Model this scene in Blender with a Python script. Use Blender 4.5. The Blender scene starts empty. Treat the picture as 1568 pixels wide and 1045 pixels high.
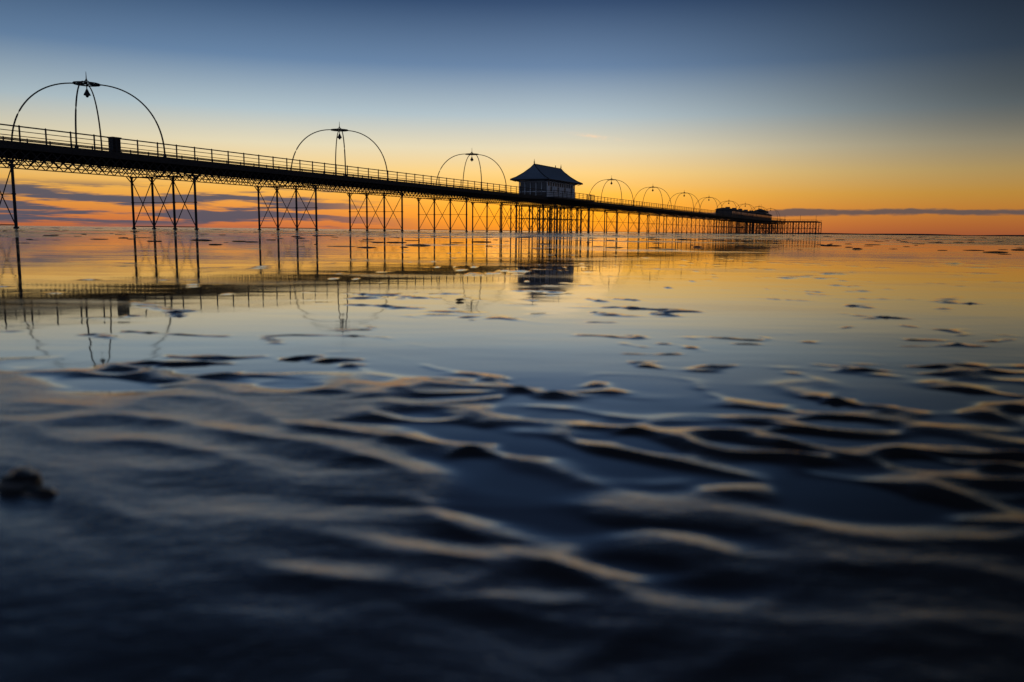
import bpy, math, random
import numpy as np
from mathutils import Vector, Matrix
random.seed(4)
S=bpy.context.scene
S.view_settings.view_transform='Standard'
S.view_settings.look='None'
S.view_settings.exposure=0
COL=S.collection
R=math.radians

# ------------------------------------------------------------ helpers
class MB:
    def __init__(s): s.v=[]; s.f=[]
    def beam(s,p0,p1,w,h=None,up=(0,0,1)):
        h=h or w
        p0=Vector(p0);p1=Vector(p1);d=(p1-p0).normalized()
        up=Vector(up)
        if abs(d.dot(up))>.98: up=Vector((1,0,0))
        a=d.cross(up).normalized(); b=a.cross(d).normalized()
        n=len(s.v)
        for p in (p0,p1):
            for i,j in ((-1,-1),(1,-1),(1,1),(-1,1)):
                s.v.append(tuple(p+a*(i*w/2)+b*(j*h/2)))
        s.f+=[(n,n+1,n+2,n+3),(n+7,n+6,n+5,n+4)]
        for i in range(4):
            j=(i+1)%4; s.f.append((n+i,n+4+i,n+4+j,n+j))
    def box(s,x0,x1,y0,y1,z0,z1):
        n=len(s.v)
        for z in (z0,z1):
            s.v+=[(x0,y0,z),(x1,y0,z),(x1,y1,z),(x0,y1,z)]
        s.f+=[(n+3,n+2,n+1,n),(n+4,n+5,n+6,n+7)]
        for i in range(4):
            j=(i+1)%4; s.f.append((n+i,n+j,n+4+j,n+4+i))
    def tube(s,pts,rad,k=8):
        pts=[Vector(p) for p in pts]
        if not hasattr(rad,'__len__'): rad=[rad]*len(pts)
        n=len(s.v); L=len(pts)
        for i,p in enumerate(pts):
            d=(pts[min(i+1,L-1)]-pts[max(i-1,0)]).normalized()
            up=Vector((0,0,1)) if abs(d.z)<.9 else Vector((1,0,0))
            a=d.cross(up).normalized(); b=a.cross(d).normalized()
            for q in range(k):
                t=2*math.pi*q/k
                s.v.append(tuple(p+(a*math.cos(t)+b*math.sin(t))*rad[i]))
        for i in range(L-1):
            for q in range(k):
                r=(q+1)%k
                s.f.append((n+i*k+q,n+i*k+r,n+(i+1)*k+r,n+(i+1)*k+q))
        s.f.append(tuple(n+q for q in range(k))[::-1])
        s.f.append(tuple(n+(L-1)*k+q for q in range(k)))
    def poly(s,vs,fs):
        n=len(s.v); s.v+=[tuple(v) for v in vs]; s.f+=[tuple(n+i for i in f) for f in fs]
    def obj(s,name,mat,parent=None,matrix=None,smooth=False):
        me=bpy.data.meshes.new(name); me.from_pydata(s.v,[],s.f); me.update()
        if smooth:
            for p in me.polygons: p.use_smooth=True
        me.materials.append(mat)
        o=bpy.data.objects.new(name,me); COL.objects.link(o)
        if parent: o.parent=parent
        if matrix is not None: o.matrix_world=matrix
        return o
def empty(name,matrix=None):
    o=bpy.data.objects.new(name,None); COL.objects.link(o)
    if matrix is not None: o.matrix_world=matrix
    return o

def mat(name,col,rough=.6,metal=0,var=.35,scale=3,bump=.2):
    m=bpy.data.materials.new(name); m.use_nodes=True
    nt=m.node_tree; b=nt.nodes['Principled BSDF']
    tc=nt.nodes.new('ShaderNodeTexCoord')
    no=nt.nodes.new('ShaderNodeTexNoise'); no.inputs['Scale'].default_value=scale; no.inputs['Detail'].default_value=5
    nt.links.new(tc.outputs['Object'],no.inputs['Vector'])
    r=nt.nodes.new('ShaderNodeValToRGB')
    r.color_ramp.elements[0].position=.3; r.color_ramp.elements[1].position=.7
    r.color_ramp.elements[0].color=(*[c*(1-var) for c in col],1)
    r.color_ramp.elements[1].color=(*[min(1,c*(1+var)) for c in col],1)
    nt.links.new(no.outputs['Fac'],r.inputs[0]); nt.links.new(r.outputs[0],b.inputs['Base Color'])
    b.inputs['Roughness'].default_value=rough; b.inputs['Metallic'].default_value=metal
    bp=nt.nodes.new('ShaderNodeBump'); bp.inputs['Strength'].default_value=bump; bp.inputs['Distance'].default_value=.02
    nt.links.new(no.outputs['Fac'],bp.inputs['Height']); nt.links.new(bp.outputs[0],b.inputs['Normal'])
    return m
M_iron=mat('painted_iron',(.018,.018,.022),.65)
M_deck=mat('deck_timber',(.035,.03,.027),.8,scale=6)
M_slate=mat('slate_roof',(.22,.28,.35),.4,scale=5,var=.2)
M_wall=mat('painted_boarding',(.7,.72,.75),.6,var=.12)
M_dark=mat('dark_brickwork',(.12,.10,.09),.8)
M_glass=mat('window_glass',(.03,.035,.045),.08)
M_peb=mat('wet_stone',(.03,.027,.025),.3,scale=40)

# ------------------------------------------------------------ pier frame
TH=R(26.2); D=58.6; EYE=.2
dx,dy=math.sin(TH),math.cos(TH)
PM=Matrix(((dx,-dy,0,-D*dy),(dy,dx,0,D*dx),(0,0,1,0),(0,0,0,1)))
DZ=6.2; W=8.2
T0,T1=-60,428
pier=empty('pier',PM)
def child(mb,name,m,par,smooth=False):
    o=mb.obj(name,m,None,None,smooth); o.parent=par; return o

mb=MB()
mb.box(T0,T1,-.25,W+.25,DZ-.16,DZ)
for w in (-.28,W+.1):
    mb.box(T0,T1,w,w+.16,DZ-.55,DZ-.165)       # fascia girder
mb.box(132,152,-1.6,-.30,DZ-.3,DZ-.003)
mb.box(132,152,W+.3,W+1.6,DZ-.3,DZ-.003)
t=T0+1
while t<T1:
    mb.beam((t,0,DZ-.35),(t,W,DZ-.35),.15,.3); t+=2.075
child(mb,'deck',M_deck,pier)

# railing
mb=MB()
def rail(ts,te,w):
    n=max(1,int(round((te-ts)/2.0)))
    for i in range(n+1):
        t=ts+(te-ts)*i/n
        mb.beam((t,w,DZ),(t,w,DZ+1.12),.085)
        mb.tube([(t,w,DZ+1.12),(t,w,DZ+1.2)],[.07,.03],6)
    for z,r in ((1.1,.045),(.76,.025),(.42,.025)):
        mb.beam((ts,w,DZ+z),(te,w,DZ+z),r*2)
    mb.beam((ts,w,DZ+.12),(te,w,DZ+.12),.05,.09)
for a,b in ((T0,132),(152,T1)):
    rail(a,b,-.05); rail(a,b,W+.05)
rail(132,152,-1.5); rail(132,152,W+1.5)
for tt in (132,152):
    for wa,wb in ((-1.5,-.05),(W+.05,W+1.5)):
        for z in (1.1,.76,.42): mb.beam((tt,wa,DZ+z),(tt,wb,DZ+z),.06)
child(mb,'railing',M_iron,pier)

# lattice girders
mb=MB()
zt,zb=DZ-.55,DZ-1.32
for w in (0,W/2,W):
    mb.beam((T0,w,zb),(T1,w,zb),.12,.08)
    if w not in (0,W): mb.beam((T0,w,zt),(T1,w,zt),.14,.14)
    t=T0; p=.83
    while t<T1:
        mb.beam((t,w-.03,zb),(t+p,w-.03,zt),.05,.07)
        mb.beam((t,w+.03,zt),(t+p,w+.03,zb),.05,.07)
        t+=p
child(mb,'lattice_girder',M_iron,pier)

# trestles
mb=MB()
SP=16.6
bents=[37.3+SP*j for j in range(-5,24)]
extra=[133,141,145.5,149.5]
def bent(t,full=True,w0=0,w1=W,n=4):
    ws=[w0+(w1-w0)*i/(n-1) for i in range(n)]
    for w in ws:
        mb.tube([(t,w,-.4),(t,w,.12),(t,w,.14),(t,w,zb-.2),(t,w,zb-.15),(t,w,zb)],[.19,.19,.11,.105,.15,.15],10)
        mb.tube([(t,w,2.42),(t,w,2.52)],[.15,.15],10)
        if full:
            mb.beam((t,w,zb-.6),(t+.6,w,zb),.07); mb.beam((t,w,zb-.6),(t-.6,w,zb),.07)
    mb.beam((t,w0-.2,zb-.06),(t,w1+.2,zb-.06),.2,.1)
    for a,b in zip(ws,ws[1:]):
        mb.beam((t-.04,a,.25),(t-.04,b,zb-.3),.055); mb.beam((t+.04,b,.25),(t+.04,a,zb-.3),.055)
        mb.beam((t,a,2.47),(t,b,2.47),.055); mb.beam((t,a,.25),(t,b,.25),.08)
for t in bents: bent(t)
for t in extra: bent(t,False,-1.3,W+1.3,6)
for t in np.arange(296,428,8.3): bent(t,False)
child(mb,'trestle_legs',M_iron,pier)

# pier head platform (crosses the end of the pier)
mb=MB()
h0,h1=404,428
WN=-17
mb.box(h0,h1,WN,-.3,DZ-.5,DZ-.01)
mb.box(h0,h1,W+.3,W+12,DZ-.5,DZ-.01)
for w in np.arange(WN,20,2.6):
    for t in (h0+.5,(h0+h1)/2,h1-.5):
        mb.tube([(t,w,-.3),(t,w,DZ-.5)],.17,8)
    mb.beam((h0+.5,w,.4),(h1-.5,w,DZ-.6),.07)
for t in (h0+.5,h1-.5):
    for w in np.arange(WN,16,5.2):
        mb.beam((t,w,.4),(t,w+5.2,DZ-.7),.1); mb.beam((t,w+5.2,.4),(t,w,DZ-.7),.1)
    mb.beam((t,WN,2.9),(t,20,2.9),.14)
for t in (h0,h1):
    for w in np.arange(WN,20,2): mb.beam((t,w,DZ),(t,w,DZ+.7),.08)
    for z in (.7,): mb.beam((t,WN,DZ+z),(t,-.3,DZ+z),.07)
for w in (WN,-10,-3):
    mb.beam((h0+3,w+.5,DZ),(h0+3,w+.5,DZ+2.6),.12)
child(mb,'pier_head',M_iron,pier)

# ------------------------------------------------------------ lamp arches
def arch(tc):
    mb=MB(); c=W/2; Ht=5.75; hl=4.15
    for sx in (-1,1):
        for sy in (-1,1):
            pts=[];rr=[]
            for i in range(23):
                a=math.pi/2*i/22
                r=math.cos(a)**.92; z=Ht*math.sin(a)**.9
                k=.13+.87*r if i<22 else .06
                pts.append((sx*hl*k*1.0,sy*(c-.1)*k,z)); rr.append(.07-.02*i/22)
            mb.tube(pts,rr,8)
            mb.tube([(sx*hl,sy*(c-.1),0),(sx*hl,sy*(c-.1),.25)],[.16,.1],8)
    ring=[(1.0*math.cos(q*math.pi/12),1.0*math.sin(q*math.pi/12),Ht) for q in range(25)]
    mb.tube(ring,.06,6)
    for q in range(4):
        a=q*math.pi/4
        mb.beam((-1.15*math.cos(a),-1.15*math.sin(a),Ht),(1.15*math.cos(a),1.15*math.sin(a),Ht),.07)
        mb.beam((-.45*math.cos(a),-.45*math.sin(a),Ht),(0,0,Ht+.35),.03)
        mb.beam((.45*math.cos(a),.45*math.sin(a),Ht),(0,0,Ht+.35),.03)
    mb.tube([(0,0,Ht-.5),(0,0,Ht+.3),(0,0,Ht+.35),(0,0,Ht+.42),(0,0,Ht+1.0)],[.04,.04,.08,.04,.015],8)
    mb.tube([(0,0,Ht-.4),(0,0,Ht-.5),(0,0,Ht-.62),(0,0,Ht-.8),(0,0,Ht-.92),(0,0,Ht-.95)],[.05,.1,.14,.24,.28,.16],12)
    mb.tube([(0,0,Ht-.94),(0,0,Ht-1.04),(0,0,Ht-1.1)],[.14,.11,.04],10)
    return mb.obj('lamp_arch',M_iron,None,PM@Matrix.Translation((tc,c,DZ)))
for k in range(-2,12):
    if k==3: continue
    arch(46.7 if k==0 else 47.4+32.6*k)

# ------------------------------------------------------------ pavilion
pav=empty('pier_pavilion',PM@Matrix.Translation((142,W/2,DZ)))
a,b=6.5,2.8
mb=MB(); mb.box(-a,a,-b,b,0,1.05); child(mb,'plinth_wall',M_dark,pav)
mb=MB()
mb.box(-a+.1,a-.1,-b+.1,b-.1,1.052,3.0); child(mb,'window_glazing',M_glass,pav)
mb=MB()
for sgn in (-1,1):
    y=sgn*b
    n=12
    for i in range(n+1):
        x=-a+2*a*i/n
        mb.beam((x,y,0.0),(x,y,3.1),.16,.16)
    for z,hh in ((1.1,.16),(2.1,.09),(2.95,.3)): mb.beam((-a,y,z),(a,y,z),.12,hh)
    for i in range(n):
        x0=-a+2*a*i/n; mb.box(x0+.16,x0+2*a/n-.16,y-.06 if sgn<0 else y,y if sgn<0 else y+.06,.2,.92)
        if i%3!=1: mb.box(x0+.1,x0+2*a/n-.1,(y+.02 if sgn<0 else y-.05),(y+.05 if sgn<0 else y-.02),1.18,2.05)
for sgn in (-1,1):
    x=sgn*a
    for i in range(6):
        y=-b+2*b*i/5; mb.beam((x,y,0),(x,y,3.1),.14,.14)
    for z,hh in ((1.1,.14),(2.95,.3)): mb.beam((x,-b,z),(x,b,z),.12,hh)
child(mb,'timber_frame',M_wall,pav)
mb=MB()
A,B=8.3,3.8
prof=[(0,3.25),(.25,3.66),(.55,4.4),(.85,5.35),(1,6.0)]
rings=[]
for u,z in prof:
    rx=A-(A-6.2)*u; ry=B*(1-u)+.04*u
    rings.append([(-rx,-ry,z),(rx,-ry,z),(rx,ry,z),(-rx,ry,z)])
vs=[p for r_ in rings for p in r_]; fs=[]
for i in range(len(rings)-1):
    for q in range(4):
        r_=(q+1)%4; fs.append((i*4+q,i*4+r_,(i+1)*4+r_,(i+1)*4+q))
fs.append(tuple(len(vs)-4+q for q in range(4)))
mb.poly(vs,fs); 
mb.poly([(-A,-B,3.23),(A,-B,3.23),(A,B,3.23),(-A,B,3.23)],[(3,2,1,0)])
child(mb,'hipped_roof',M_slate,pav)
mb=MB()
for i in range(4):
    p=rings[0][i]; q=rings[0][(i+1)%4]
    mb.beam((p[0],p[1],3.16),(q[0],q[1],3.16),.12,.14)
for i in range(4):
    pts=[Vector(r_[i])+Vector((0,0,.05)) for r_ in rings]; mb.tube(pts,.07,6)
mb.beam((-6.2,0,6.06),(6.2,0,6.06),.16,.12)
for x in (-6.2,6.2):
    mb.tube([(x,0,6.05),(x,0,6.3),(x,0,6.4),(x,0,6.5),(x,0,6.95)],[.12,.08,.15,.06,.02],8)
mb.tube([(3.5,0,6.0),(3.5,0,6.5)],.08,8)
for x in np.linspace(-A+.4,A-.4,12):
    for sg in (-1,1): mb.beam((x,sg*(B-.1),3.1),(x,sg*(b),2.85),.08)
child(mb,'eaves_and_finials',M_iron,pav)

# building at the seaward end
hb=empty('pier_end_building',PM@Matrix.Translation((300,W/2,DZ)))
mb=MB(); mb.box(0,92,-2.8,2.8,0,2.3); child(mb,'walls',M_dark,hb)
mb=MB()
for x in np.arange(1,92,2.6): mb.box(x,x+1.9,-2.84,-2.79,.9,1.9)
child(mb,'windows',M_glass,hb)
mb=MB()
vs=[];L=92
for x in (-.6,L+.6):
    for y,z in ((-3.3,2.3),(-2,2.9),(0,3.15),(2,2.9),(3.3,2.3)): vs.append((x,y,z))
mb.poly(vs,[(i,i+1,i+6,i+5) for i in range(4)]+[(4,3,2,1,0),(5,6,7,8,9),(0,5,9,4)])
mb.box(74,84,-2.5,2.5,3.0,3.7)
mb.poly([(73,-2.9,3.7),(85,-2.9,3.7),(85,2.9,3.7),(73,2.9,3.7),(76,0,4.9),(82,0,4.9)],[(0,1,5,4),(1,2,5),(2,3,4,5),(3,0,4),(3,2,1,0)])
mb.tube([(79,0,4.8),(79,0,7.0)],[.1,.03],6)
for x in range(6,70,12): mb.box(x,x+1.4,-.7,.7,3.0,3.6)
child(mb,'roof',M_dark,hb)

# cabinet on the deck
mb=MB(); mb.box(-.36,.36,-.28,.28,0,1.12); mb.box(-.42,.42,-.34,.34,1.122,1.22); mb.box(-.42,.42,-.34,.34,-.0,.08)
mb.box(-.3,.3,-.31,-.282,.15,1.05); mb.box(.2,.24,-.34,-.312,.55,.7)
mb.obj('utility_cabinet',M_iron,None,PM@Matrix.Translation((46.2,.45,DZ)))

# ------------------------------------------------------------ beach
rng=np.random.RandomState(7)
PERM=rng.permutation(512); PERM=np.concatenate([PERM,PERM])
GA=rng.rand(1024)*2*np.pi; GX=np.cos(GA);GY=np.sin(GA)
def pn(x,y,o=0):
    x=x+o*17.3; y=y-o*9.1
    xi=np.floor(x).astype(np.int64); yi=np.floor(y).astype(np.int64)
    xf=x-xi; yf=y-yi
    u=xf*xf*xf*(xf*(xf*6-15)+10); v=yf*yf*yf*(yf*(yf*6-15)+10)
    def g(i,j):
        h=PERM[PERM[(xi+i)&511]+((yi+j)&511)]
        return GX[h]*(xf-i)+GY[h]*(yf-j)
    a=g(0,0);b=g(1,0);c=g(0,1);d=g(1,1)
    return (a*(1-u)+b*u)*(1-v)+(c*(1-u)+d*u)*v
def grow(start,step,ratio,end):
    out=[];p=start;s=step
    while p<end: p+=s; s*=ratio; out.append(p)
    return out
xs=list(np.arange(-.85,.8501,.0045)); g=grow(.85,.0045,1.03,9000)
xs=[-q for q in g[::-1]]+xs+g
ys=list(np.arange(.22,1.7,.0035)); gy=grow(1.7,.0035,1.02,9000)
yb=grow(-.22,.02,1.25,3000)
ys=[-q for q in yb[::-1]]+ys+gy
xs=np.array(xs);ys=np.array(ys)
X,Y=np.meshgrid(xs,ys)
def sst(a,b,v):
    t=np.clip((v-a)/(b-a),0,1); return t*t*(3-2*t)
near=1-sst(6,14,np.hypot(X,Y))
def ridge(n_,e=.0005,s=.33): return 1-np.sqrt(n_*n_+e)/s
wx=.05*pn(X*3.2,Y*3.2,1)+.012*pn(X*11,Y*11,2)
wy=.05*pn(X*3.2,Y*3.2,3)+.012*pn(X*11,Y*11,4)
Xr=X*.90-Y*.43; Yr=Y*.90+X*.43
Xs=X*.97+Y*.22; Ys=Y*.97-X*.22
n1=pn((Xr+wx)*4.6,(Yr+wy)*8.8,5)
n2=pn((Xs+wy)*8,(Ys+wx)*15,6)
rd=ridge(n1); rd2=ridge(n2)
f1=2*np.pi*(Yr+.11*pn(X*4.5,Y*4.5,9)+.04*pn(X*12,Y*12,10))/.085
r1=np.sin(f1)+.22*np.sin(2*f1+1.0)
mk=sst(-.05,.3,pn(X*3.9,Y*7,11))
mk2=sst(-.1,.22,pn(X*2.8,Y*5,12))
left=1-sst(-.25,.1,X/np.maximum(Y,.1)+.35*pn(X*3,Y*3,13))
lo=left*(1-sst(.85,1.15,Y))
rip=.0098*(rd-.42)*(.35+.65*mk2)*(1-.45*lo)+(.0046*(rd2-.5)*(.1+.9*mk2)+.0013*r1*mk)*(1-.8*lo)
rip*=(.25+.75*sst(.38,.5,Y))
base=np.interp(Y,[-10,.3,.5,.7,.95,1.2,1.6,3,9,14,22,60,200,9000],
                 [.005,.004,.0014,-.0002,-.0004,-.0028,-.0062,-.0080,-.008,-.005,-.002,0,0,0])
base=base+.004*pn(X*1.3,Y*2.2,8)*sst(.3,1.5,Y)
big=.010*pn(X*.22,Y*.35,14)*sst(2,8,Y)+.02*pn(X*.06,Y*.08,15)*sst(10,30,Y)
mid=.0115*(ridge(pn(X*1.6+.4*Y,Y*2.6,16))-.5)*sst(1.2,2.2,Y)*near
sand=base+big+rip*near+mid+left*.004*(1-sst(.9,1.3,Y))
k=.0005
Hh=k*np.logaddexp(0,sand/k)
wet=sst(-.0002,.0025,sand)
n=X.size
ny,nx=X.shape
co=np.empty((n,3),np.float32); co[:,0]=X.ravel();co[:,1]=Y.ravel();co[:,2]=Hh.ravel()
me=bpy.data.meshes.new('wet_sand_beach')
me.vertices.add(n); me.vertices.foreach_set('co',co.ravel())
I=np.arange(n).reshape(ny,nx)
q=np.stack([I[:-1,:-1],I[:-1,1:],I[1:,1:],I[1:,:-1]],-1).reshape(-1,4)
me.loops.add(q.size); me.loops.foreach_set('vertex_index',q.ravel().astype(np.int32))
me.polygons.add(len(q)); me.polygons.foreach_set('loop_start',(np.arange(len(q))*4).astype(np.int32))
me.polygons.foreach_set('loop_total',np.full(len(q),4,np.int32))
me.update(calc_edges=True)
me.polygons.foreach_set('use_smooth',np.ones(len(q),bool))
at=me.attributes.new('sandy','FLOAT','POINT'); at.data.foreach_set('value',wet.ravel().astype(np.float32))
beach=bpy.data.objects.new('wet_sand_beach',me); COL.objects.link(beach)

m=bpy.data.materials.new('wet_sand'); m.use_nodes=True; nt=m.node_tree; N=nt.nodes; Lk=nt.links
bs=N['Principled BSDF']
def nd(t,**kw):
    x=N.new(t)
    for a_,v_ in kw.items(): setattr(x,a_,v_)
    return x
geo=nd('ShaderNodeNewGeometry')
at=nd('ShaderNodeAttribute',attribute_name='sandy')
def noise(scale,detail,vec_scale,rough=.5):
    mp=nd('ShaderNodeMapping'); mp.inputs['Scale'].default_value=vec_scale
    Lk.new(geo.outputs['Position'],mp.inputs['Vector'])
    x=nd('ShaderNodeTexNoise'); x.inputs['Scale'].default_value=scale; x.inputs['Detail'].default_value=detail; x.inputs['Roughness'].default_value=rough
    Lk.new(mp.outputs[0],x.inputs['Vector']); return x.outputs['Fac']
def mr(v,a0,a1,b0,b1):
    x=nd('ShaderNodeMapRange'); x.interpolation_type='SMOOTHSTEP'
    Lk.new(v,x.inputs['Value'])
    for i,val in zip(('From Min','From Max','To Min','To Max'),(a0,a1,b0,b1)): x.inputs[i].default_value=val
    return x.outputs['Result']
def mth(op,a_,b_=None,c_=None):
    x=nd('ShaderNodeMath',operation=op)
    for i,v_ in enumerate((a_,b_,c_)):
        if v_ is None: continue
        if isinstance(v_,(int,float)): x.inputs[i].default_value=v_
        else: Lk.new(v_,x.inputs[i])
    return x.outputs[0]
sep=nd('ShaderNodeSeparateXYZ'); Lk.new(geo.outputs['Position'],sep.inputs[0])
far=mr(sep.outputs['Y'],6,16,0,1)
thr=mr(sep.outputs['Y'],6,40,.10,0)
patch=mr(mth('SUBTRACT',noise(1,6,(.11,.16,1),.66),thr),.45,.51,0,1)
farp=mth('MULTIPLY',far,patch)
damp=mr(noise(1,4,(.55,1.3,1),.6),.48,.62,0,1)
sandy=mth('MAXIMUM',at.outputs['Fac'],farp)
mix=nd('ShaderNodeMix',data_type='RGBA'); Lk.new(sandy,mix.inputs[0])
mix.inputs[6].default_value=(.02,.022,.024,1); mix.inputs[7].default_value=(.045,.042,.04,1)
Lk.new(mix.outputs[2],bs.inputs['Base Color'])
bs.inputs['IOR'].default_value=2.45
rr=mth('ADD',mth('ADD',mth('MULTIPLY',sandy,.11),mth('MULTIPLY',damp,.06)),.035)
Lk.new(rr,bs.inputs['Roughness'])
b1=nd('ShaderNodeBump'); b1.inputs['Distance'].default_value=.004
Lk.new(mth('MULTIPLY',sandy,.25),b1.inputs['Strength'])
Lk.new(noise(1,5,(45,80,45),.6),b1.inputs['Height'])
b2=nd('ShaderNodeBump'); b2.inputs['Distance'].default_value=.14
Lk.new(mth('MULTIPLY',farp,1.0),b2.inputs['Strength'])
Lk.new(noise(1,4,(1.6,4.5,3)),b2.inputs['Height']); Lk.new(b1.outputs[0],b2.inputs['Normal'])
b3=nd('ShaderNodeBump'); b3.inputs['Distance'].default_value=.012; b3.inputs['Strength'].default_value=.09
Lk.new(noise(1,3,(1.3,3.4,1)),b3.inputs['Height']); Lk.new(b2.outputs[0],b3.inputs['Normal'])
Lk.new(b3.outputs[0],bs.inputs['Normal'])
me.materials.append(m)

# distant sandbank
mb=MB(); vs=[];fs=[]
for i in range(90):
    x=130+i*14; hgt=.9+.5*math.sin(i*.7)*math.sin(i*.23)+.3*random.random()
    if i<8: hgt*=i/8
    y=760-.1*x
    vs+=[(x,y-30,-.1),(x,y,hgt),(x,y+40,hgt*.9),(x,y+80,-.1)]
for i in range(89):
    for j in range(3): fs.append((i*4+j,i*4+4+j,i*4+5+j,i*4+1+j))
mb.poly(vs,fs); mb.obj('distant_sandbank',mat('dark_sand',(.03,.028,.03),.9,scale=.05),None,None,True)

# pebbles / debris
def lump(x,y,sx,sy,sz,mb,seed):
    r_=random.Random(seed); nu,nv=12,8; vs=[];fs=[]
    ph=[r_.uniform(0,6.3) for _ in range(4)]
    for j in range(nv+1):
        f=math.pi*j/nv
        for i in range(nu):
            a_=2*math.pi*i/nu
            k_=1+.14*math.sin(2*a_+ph[0])+.1*math.sin(3*a_+ph[1]+f)+.08*math.sin(5*f+ph[2])
            vs.append((x+sx*k_*math.sin(f)*math.cos(a_),y+sy*k_*math.sin(f)*math.sin(a_),sz*.35+sz*k_*math.cos(f)))
    for j in range(nv):
        for i in range(nu):
            i2=(i+1)%nu; fs.append((j*nu+i,(j+1)*nu+i,(j+1)*nu+i2,j*nu+i2))
    mb.poly(vs,fs)
for (x,y,sx,sy,sz) in ((-.15,2.3,.013,.012,.0035),(-.375,.60,.018,.016,.008),(-.345,.575,.014,.008,.004)):
    mb=MB(); lump(0,0,sx,sy,sz,mb,int(x*100)); mb.obj('pebble',M_peb,None,Matrix.Translation((x,y,.003)),True)
mb=MB()
for i in range(420):
    y=9*math.exp(random.random()**.8*2.4); x=random.uniform(-.66,.66)*y
    s_=random.uniform(.03,.09)*(.5+y/60)
    lump(x,y,s_*random.uniform(1,3),s_,s_*random.uniform(.06,.2),mb,i)
mb.obj('seaweed_debris',M_peb,None,None,True)

# ------------------------------------------------------------ world
w=bpy.data.worlds.new('World'); S.world=w; w.use_nodes=True
nt=w.node_tree; N=nt.nodes; Lk=nt.links; N.clear()
out=nd('ShaderNodeOutputWorld')
tc=nd('ShaderNodeTexCoord')
sp=nd('ShaderNodeSeparateXYZ'); Lk.new(tc.outputs['Generated'],sp.inputs[0])
el=mth('MULTIPLY',mth('ARCSINE',sp.outputs['Z']),180/math.pi)
az=mth('MULTIPLY',mth('ARCTAN2',sp.outputs['X'],sp.outputs['Y']),180/math.pi)
def lin(c): return tuple(((v/255)/12.92 if v/255<=.04045 else ((v/255+.055)/1.055)**2.4) for v in c)+(1,)
def ramp(stops,val,mx=45.):
    r=nd('ShaderNodeValToRGB'); cr=r.color_ramp
    for i,(e,c) in enumerate(stops):
        x=cr.elements[i] if i<2 else cr.elements.new(e/mx)
        x.position=e/mx; x.color=lin(c)
    Lk.new(mth('DIVIDE',val,mx),r.inputs[0]); return r.outputs[0]
C=ramp([(0,(196,108,68)),(.6,(216,126,66)),(1.5,(238,154,68)),(2.6,(248,184,84)),(4.0,(248,210,136)),(5.6,(230,218,184)),
        (7.8,(176,194,202)),(11,(102,132,166)),(15,(48,76,112)),(20,(30,48,76)),(28,(14,23,40)),(45,(6,9,17))],el)
aa=mth('ABSOLUTE',az)
back=mr(aa,60,120,0,1)
dk=mth('MULTIPLY',mr(az,2,34,0,1),mr(el,0,9,.42,.83))
dkl=mth('MULTIPLY',mr(az,-14,-50,0,1),mr(el,0,9,.3,.25))
fac=mth('MULTIPLY',mth('SUBTRACT',1,dk),mth('SUBTRACT',1,dkl))
v1=nd('ShaderNodeVectorMath',operation='SCALE'); Lk.new(C,v1.inputs[0]); Lk.new(fac,v1.inputs['Scale'])
mb_=nd('ShaderNodeMix',data_type='RGBA'); Lk.new(back,mb_.inputs[0]); Lk.new(v1.outputs[0],mb_.inputs[6])
Cb=ramp([(0,(110,120,144)),(12,(104,120,148)),(30,(50,64,92)),(45,(16,22,36))],el); Lk.new(Cb,mb_.inputs[7])
da=mth('DIVIDE',mth('SUBTRACT',az,3),11.); de=mth('DIVIDE',mth('SUBTRACT',el,.8),2.0)
gl=mth('EXPONENT',mth('MULTIPLY',mth('ADD',mth('MULTIPLY',da,da),mth('MULTIPLY',de,de)),-1))
gv=nd('ShaderNodeVectorMath',operation='SCALE'); gv.inputs[0].default_value=(.4,.17,-.04); Lk.new(gl,gv.inputs['Scale'])
v2=nd('ShaderNodeVectorMath',operation='ADD'); Lk.new(mb_.outputs[2],v2.inputs[0]); Lk.new(gv.outputs[0],v2.inputs[1])
def cl(sa,se,ox,det=5):
    cb=nd('ShaderNodeCombineXYZ'); Lk.new(mth('MULTIPLY',az,sa),cb.inputs[0]); Lk.new(mth('MULTIPLY',el,se),cb.inputs[1]); cb.inputs[2].default_value=ox
    n_=nd('ShaderNodeTexNoise'); n_.inputs['Scale'].default_value=1; n_.inputs['Detail'].default_value=det; n_.inputs['Roughness'].default_value=.58
    Lk.new(cb.outputs[0],n_.inputs['Vector']); return n_.outputs['Fac']
c1=cl(.15,1.9,3.3)
band=mth('MULTIPLY',mr(el,-.2,.4,0,1),mr(el,2.3,3.0,1,0))
leftm=mr(az,-15,-5,1,.0)
m1=mth('MULTIPLY',mth('MULTIPLY',mr(c1,.43,.55,0,1),band),leftm)
mixc=nd('ShaderNodeMix',data_type='RGBA'); Lk.new(mth('MULTIPLY',m1,.95),mixc.inputs[0]); Lk.new(v2.outputs[0],mixc.inputs[6]); mixc.inputs[7].default_value=lin((76,82,98))
cc=mth('ADD',mth('MULTIPLY',cl(.12,.3,9.1),.9),mth('MULTIPLY',az,.004))
dd=mth('ABSOLUTE',mth('SUBTRACT',el,mth('ADD',cc,.82)))
th=mth('MULTIPLY',cl(.35,1.,1.7),.5)
bandr=mth('MULTIPLY',mth('MULTIPLY',mr(mth('SUBTRACT',dd,th),-.16,.02,1,0),mr(az,8,14,0,1)),.9)
mix2=nd('ShaderNodeMix',data_type='RGBA'); Lk.new(bandr,mix2.inputs[0]); Lk.new(mixc.outputs[2],mix2.inputs[6]); mix2.inputs[7].default_value=lin((82,78,82))
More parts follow.
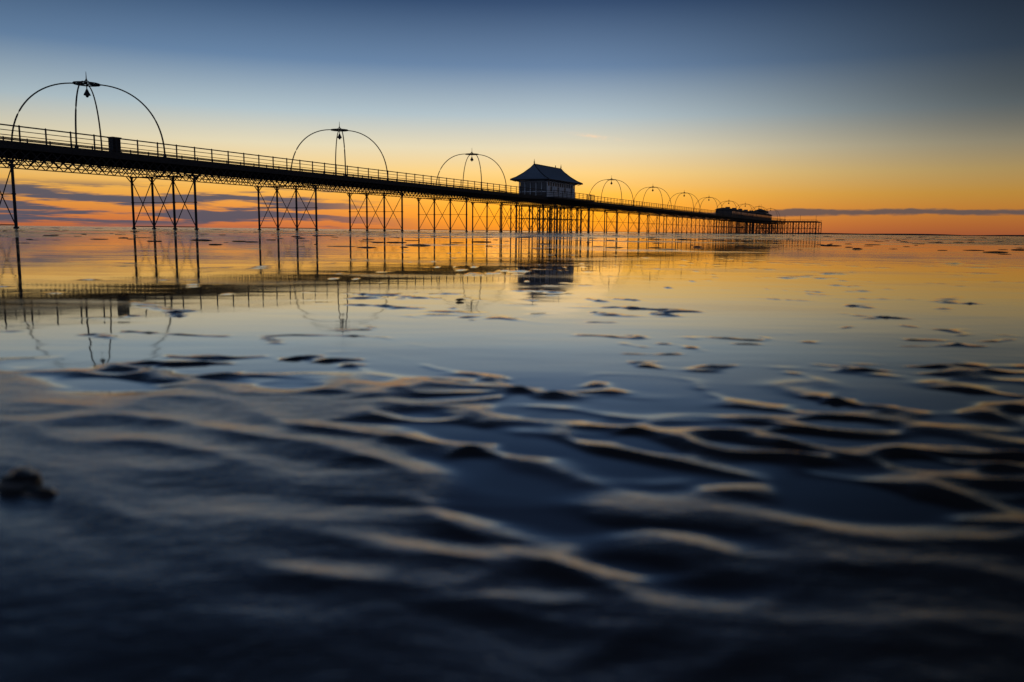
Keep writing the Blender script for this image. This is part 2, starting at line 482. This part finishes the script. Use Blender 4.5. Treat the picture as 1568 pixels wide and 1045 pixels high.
ew=mth('DIVIDE',mth('ADD',mth('SUBTRACT',el,6.45),mth('MULTIPLY',mth('SUBTRACT',az,5.6),.13)),.11)
aw=mth('DIVIDE',mth('SUBTRACT',az,5.6),1.3)
ws_=mth('EXPONENT',mth('MULTIPLY',mth('ADD',mth('MULTIPLY',ew,ew),mth('MULTIPLY',aw,aw)),-1))
mix3=nd('ShaderNodeMix',data_type='RGBA'); Lk.new(mth('MULTIPLY',mth('MULTIPLY',ws_,mr(cl(1.5,5,4.4),.3,.6,0,1)),.6),mix3.inputs[0]); Lk.new(mix2.outputs[2],mix3.inputs[6]); mix3.inputs[7].default_value=lin((252,214,176))
bg=nd('ShaderNodeBackground'); Lk.new(mix3.outputs[2],bg.inputs[0]); bg.inputs[1].default_value=1.0
sky=nd('ShaderNodeTexSky',sky_type='NISHITA'); sky.sun_disc=False; sky.sun_elevation=R(.8); sky.sun_rotation=R(3)
bg2=nd('ShaderNodeBackground'); Lk.new(sky.outputs[0],bg2.inputs[0]); bg2.inputs[1].default_value=.003
ad=nd('ShaderNodeAddShader'); Lk.new(bg.outputs[0],ad.inputs[0]); Lk.new(bg2.outputs[0],ad.inputs[1]); Lk.new(ad.outputs[0],out.inputs[0])

sl=bpy.data.lights.new('sun','SUN'); sl.energy=.005; sl.angle=R(10); sl.color=(1,.6,.3)
so=bpy.data.objects.new('sun',sl); COL.objects.link(so)
dirn=Vector((math.sin(R(3))*math.cos(R(.8)),math.cos(R(3))*math.cos(R(.8)),math.sin(R(.8))))
so.rotation_euler=dirn.to_track_quat('Z','Y').to_euler()

# ------------------------------------------------------------ camera
cd=bpy.data.cameras.new('camera'); cam=bpy.data.objects.new('camera',cd); COL.objects.link(cam)
cd.sensor_width=36; cd.lens=28.45; cd.clip_start=.02; cd.clip_end=20000
cam.matrix_world=Matrix.Translation((0,0,EYE))@Matrix.Rotation(R(90-7.75),4,'X')@Matrix.Rotation(R(.6),4,'Z')
cd.dof.use_dof=True; cd.dof.focus_distance=60; cd.dof.aperture_fstop=5.0
S.camera=cam
